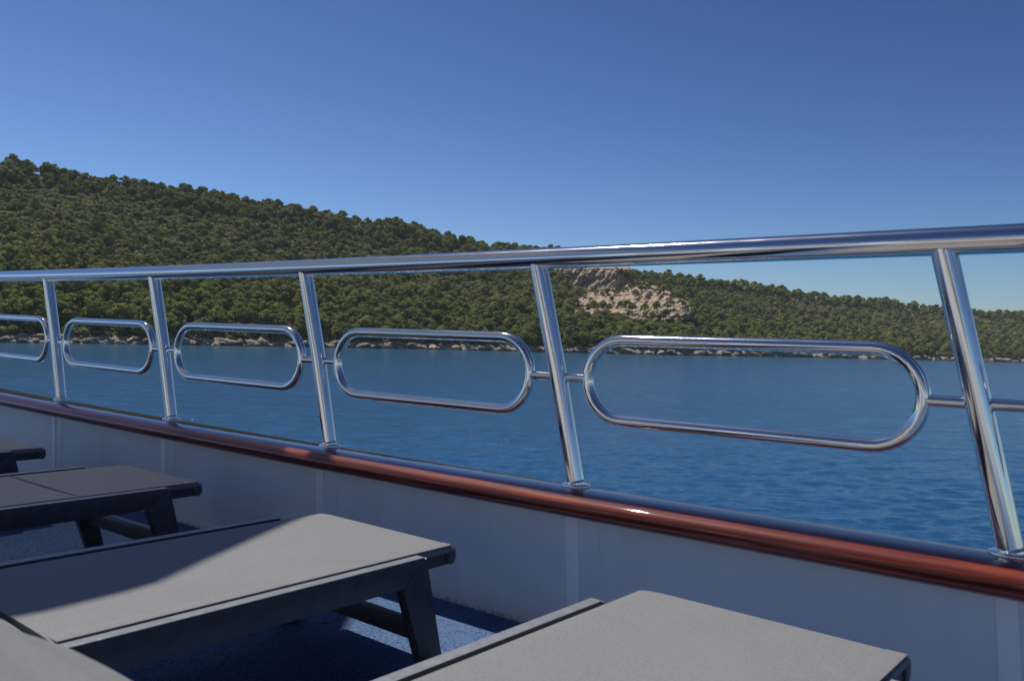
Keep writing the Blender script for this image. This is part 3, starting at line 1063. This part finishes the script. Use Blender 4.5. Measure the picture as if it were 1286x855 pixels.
def lounger(sc, nf, rot, label, back_deg, dark_line=False):
    """local x across, y along (foot at 0, head towards -y), z up"""
    g = empty('sun_lounger', W(sc, nf), TH + rot)
    tag(g, label, 'sun lounger', 'grey sling sun loungers side by side on the blue deck')
    zf = 0.333
    slab('sling', g, 0.585, -1.045, 0.0, zf, M_FAB, wrap0=True)
    for sx in (1,):
        xa, xb = sorted((sx * .252, sx * .2895))
        boxes('hem', [bx(xa, xb, -1.04, -.014, zf - .006, zf + .0003)], M_FAB, g, 0.0006)
    # dark inner frame under the sling
    for sx in (-1, 1):
        x = sx * 0.272
        boxes('inner_beam', [bx(x - .016, x + .016, -1.04, -.012, zf - .052, zf - .014)], M_FRAME, g)
    boxes('foot_bar', [bx(-.2932, .2932, -.034, -.0035, zf - .050, zf - .0125)], M_FRAME, g, 0.006)
    for sx in (-1, 1):
        xa, xb = sorted((sx * .2815, sx * .2918))
        boxes('end_cap', [bx(xa, xb, -.0355, -.0025, zf - .0335, zf - .0065)], M_FRAME, g, 0.004)
    boxes('cross_bar', [bx(-.256, .256, -.62, -.585, zf - .055, zf - .022)], M_FRAME, g)
    for sx in (-1, 1):
        xo = sx * 0.316
        boxes('side_rail', [[(xo - .015, -1.96, .264), (xo + .015, -1.96, .264), (xo + .015, -.185, .264), (xo - .015, -.185, .264),
                             (xo - .015, -1.96, .330), (xo + .015, -1.96, .330), (xo + .015, -.155, .330), (xo - .015, -.155, .330)]], M_FRAME, g, 0.002)
        boxes('sunlit_rail_top', [bx(xo - .0146, xo + .0146, -1.955, -.158, .3302, .3322)], M_RAIL_LIT, g, 0.0008)  # thin added strip, its pale colour paints the light on the rail top
        # splayed legs, mitred into the rail
        boxes('leg', [[(xo - .0165, -.137, .0), (xo + .0165, -.137, .0), (xo + .0165, -.070, .0), (xo - .0165, -.070, .0),
                       (xo - .0165, -.232, .2635), (xo + .0165, -.232, .2635), (xo + .0165, -.1525, .3305), (xo - .0165, -.1525, .3305)]], M_FRAME, g, 0.003)
        boxes('leg', [[(xo - .0135, -1.99, .0), (xo + .0135, -1.99, .0), (xo + .0135, -1.925, .0), (xo - .0135, -1.925, .0),
                       (xo - .0135, -1.90, .2635), (xo + .0135, -1.90, .2635), (xo + .0135, -1.82, .2635), (xo - .0135, -1.82, .2635)]], M_FRAME, g, 0.003)
    boxes('stretcher', [bx(-.306, .306, -.150, -.118, .105, .152)], M_FRAME, g, 0.003)
    boxes('stretcher', [bx(-.306, .306, -1.95, -1.92, .105, .152)], M_FRAME, g, 0.003)
    # backrest pivots on the seat frame
    pv = bpy.data.objects.new('backrest', None)
    b = slab('backrest', g, 0.585, -0.78, 0.0, 0.0, M_FAB, sag=-0.003, wrap0=True, roll=0.030, pw=7, bow=0.022)
    bpy.data.objects.remove(pv)
    b.location = (0, -1.052, zf)
    b.rotation_euler = (-math.radians(back_deg), 0, 0)
    for sx in (-1, 1):
        x = sx * 0.272
        boxes('back_beam', [bx(x - .016, x + .016, -.775, -.01, -.050, -.014)], M_FRAME, b)
    tube('back_bar', [(-.285, -.775, -.02), (.285, -.775, -.02)], 0.018, M_FRAME, b, 16)
    if dark_line:
        boxes('dark_line', [bx(-.286, .286, -.451, -.446, zf - .012, zf + .0003)], M_DARK, g, 0.001)  # thin dark line across the sling
    return g

lounger(-1.815, 1.735, math.radians(-1.5), 'grey sun lounger half in a curved shadow, next to the raised backrest one', 0)
lounger(-0.655, 1.728, math.radians(-2.2), 'fully sunlit grey sun lounger with its backrest raised', 36)
lounger(-3.118, 1.762, 0.0, 'shaded grey sun lounger with a thin dark line across the sling', 0, True)
lounger(-4.365, 1.732, 0.0, 'shaded grey sun lounger farthest forward beyond the one with the dark line', 0)

# ------------------------------------------------------------------ awning over the forward deck (casts the shade)
AZ = 4.2
aw = empty('awning', W(-6, 0), TH)
tag(aw, 'white canvas awning on steel poles above the forward loungers', 'awning')
def up_sun(n, s_, z):           # where the sun ray through a shadow-edge point meets the canvas
    k = (AZ - z) / SUN_U
    return (n + SUN_N * k, s_ + SUN_S * k)
edge = [up_sun(*q) for q in ((2.75, -3.45, .45), (2.2, -2.78, .45), (1.73, -2.11, .33), (1.45, -1.978, .33), (1.17, -1.845, .33), (1.0, -1.756, .33), (0.90, -1.738, .33), (0.75, -1.725, .33), (0.0, -1.80, .33), (-1.5, -1.9, .33), (-3.4, -1.9, .33))]
def bay(name, fn0, fn1, mat, ma=8):
    Va, Fa = [], []
    for n_, s_ in edge:
        a0, a1 = fn0(s_), fn1(s_)
        for k in range(ma + 1):
            s = a0 + (a1 - a0) * k / ma
            Va.append((s + 6, n_, AZ + 0.05 * math.sin(s * 1.7) * math.sin(n_ * 1.3)))
    for i in range(len(edge) - 1):
        for k in range(ma):
            a = i * (ma + 1) + k
            Fa.append((a, a + 1, a + ma + 2, a + ma + 1))
    mesh(name, Va, Fa, mat, aw, smooth=True)
BAY = -2.52 + SUN_S / SUN_U * (AZ - .33)
bay('canvas', lambda q: max(q, BAY + .02), lambda q: BAY, M_CANVAS)
bay('mesh_canvas', lambda q: min(q, BAY - .01), lambda q: -9.4, M_MESH)
for (s, n) in ((-9.4, 2.85), (-9.4, -3.0), (-4.1, -3.0)):
    tube('pole', [(s + 6, n, 0), (s + 6, n, AZ - .04)], 0.03, M_CHROME, aw, 16)
tube('beam', [(-3.4, 2.85, AZ - .09), (0.4, 2.85, AZ - .09)], 0.025, M_CHROME, aw, 12)
tube('beam', [(-3.4, -3.0, AZ - .09), (-3.4, 2.85, AZ - .09)], 0.025, M_CHROME, aw, 12)
tube('beam', [(-3.4, -3.0, AZ - .09), (1.95, -3.0, AZ - .09)], 0.025, M_CHROME, aw, 12)

# ------------------------------------------------------------------ added unseen house: bounces sun onto the bulwark, reflects in the steel
M_GLASS, _t, _b = new_mat('dark_window_glass')
_b.inputs['Base Color'].default_value = (0.012, 0.015, 0.018, 1); _b.inputs['Roughness'].default_value = 0.05
_n = N(_t, 'ShaderNodeTexNoise', _Scale=0.8); add_bump(_t, _b, _n.outputs[0], 0.05, 0.02)
dh = empty('bounce_house', W(-1, -4.0), TH)
tag(dh, 'added unseen white bounce house with a sun-catching raked front and a row of dark windows', 'bounce_house')
RK = 0.42                       # sun-catching rake of the front, metres inboard per metre of height
def raked(x0, x1, y0, y1, z0, z1):
    return [(x0, y0 - RK * z0, z0), (x1, y0 - RK * z0, z0), (x1, y1 - RK * z0, z0), (x0, y1 - RK * z0, z0), (x0, y0 - RK * z1, z1), (x1, y0 - RK * z1, z1), (x1, y1 - RK * z1, z1), (x0, y1 - RK * z1, z1)]
boxes('wall', [raked(-4.5, 5.2, -3.0, 0, 0, 2.4)], M_WHITE, dh, 0.02)
for k in range(6):
    x = -4.1 + k * 1.5
    wn = boxes('window', [raked(x, x + 1.05, -.01, .03, 1.35, 2.05)], M_FRAME, dh, 0.005)
    boxes('pane', [raked(x + .06, x + .99, .0, .034, 1.41, 1.99)], M_GLASS, wn, 0.002)

# ------------------------------------------------------------------ small things on the far shore and in the sky
def shore_at(x, y, back):       # ground point on the bearing of a survey pixel, some metres behind the waterline
    u, e = px(x, y)
    d = float(np.interp(u, SX, _shore)) + back
    z, _ = ground(u * d, d)
    return Vector((u * d, d, z))
M_CONC = mat_simple('weathered_concrete', (0.30, 0.29, 0.28), 0.9, 0.9, 0.35)
q = shore_at(427, 410, 13)
hut = empty('stone_hut', q, -0.6); tag(hut, 'small grey flat roofed hut among the shore pines', 'hut')
boxes('wall', [bx(-3.6, 3.6, -2.2, 2.2, -1.5, 3.4)], M_CONC, hut, 0.05)
boxes('roof', [bx(-3.9, 3.9, -2.5, 2.5, 3.405, 3.7)], M_CONC, hut, 0.05)
boxes('doorway', [bx(0.6, 1.7, -2.23, -2.1, -0.4, 1.9)], M_DARK, hut, 0.01)  # solid black slab painted in for the shaded inside
q = shore_at(983, 443, 1.0)
jt = empty('boat_shelter', (q.x, q.y, SEA), -0.5); tag(jt, 'small dark concrete shelter at the waterline', 'shelter')
boxes('wall', [bx(-2.2, 2.2, -1.2, 3.0, -0.5, 3.0)], M_CONC, jt, 0.1)
boxes('opening', [bx(-1.7, 1.7, -1.26, -1.1, -0.3, 2.5)], M_DARK, jt, 0.02)  # no hollow here: black slab stands for the shade within
M_TRAIL, _t, _b = new_mat('contrail_ice'); _t.nodes.remove(_b)
_d = N(_t, 'ShaderNodeBsdfDiffuse'); _d.inputs[0].default_value = (0.9, 0.9, 0.9, 1); _p = N(_t, 'ShaderNodeBsdfTransparent'); _m = N(_t, 'ShaderNodeMixShader')
_n = N(_t, 'ShaderNodeTexNoise', _Scale=0.02, _Detail=4.0); L(_t, coords(_t), _n.inputs['Vector'])
_r = N(_t, 'ShaderNodeMapRange'); _r.inputs['From Min'].default_value = 0.3; _r.inputs['To Max'].default_value = 0.35; L(_t, _n.outputs[0], _r.inputs[0])
L(_t, _r.outputs[0], _m.inputs[0]); L(_t, _p.outputs[0], _m.inputs[1]); L(_t, _d.outputs[0], _m.inputs[2]); L(_t, _m.outputs[0], _t.nodes['Material Output'].inputs['Surface'])
pa_, pb_ = px(387, 46), px(450, 27)
tr_ = tube('contrail', [Vector((pa_[0] * 6000, 6000, pa_[1] * 6000)).lerp(Vector((pb_[0] * 6100, 6100, pb_[1] * 6100)), k / 12) for k in range(13)], [1.5, 6, 6, 5.5, 5, 4.5, 4.2, 4, 3.5, 3, 2.5, 2, 0.8], M_TRAIL, None, 8)
tag(tr_, 'short faint white contrail in the clear blue sky', 'contrail')

# ------------------------------------------------------------------ sea air
hz = bpy.data.materials.new('sea_haze'); hz.use_nodes = True
hz.node_tree.nodes.clear()
_o = hz.node_tree.nodes.new('ShaderNodeOutputMaterial'); _v = hz.node_tree.nodes.new('ShaderNodeVolumePrincipled')
_v.inputs['Color'].default_value = (0.82, 0.88, 0.96, 1); _v.inputs['Density'].default_value = 0.0001
hz.node_tree.links.new(_v.outputs[0], _o.inputs['Volume'])
c8 = bx(-12100, 12100, -12100, 12100, SEA - 60, 175)
hb = mesh('haze', c8, [(3, 2, 1, 0), (4, 5, 6, 7), (0, 1, 5, 4), (1, 2, 6, 5), (2, 3, 7, 6), (3, 0, 4, 7)], hz)
tag(hb, 'thin bluish sea haze in front of the far hills', 'haze', kind='stuff')
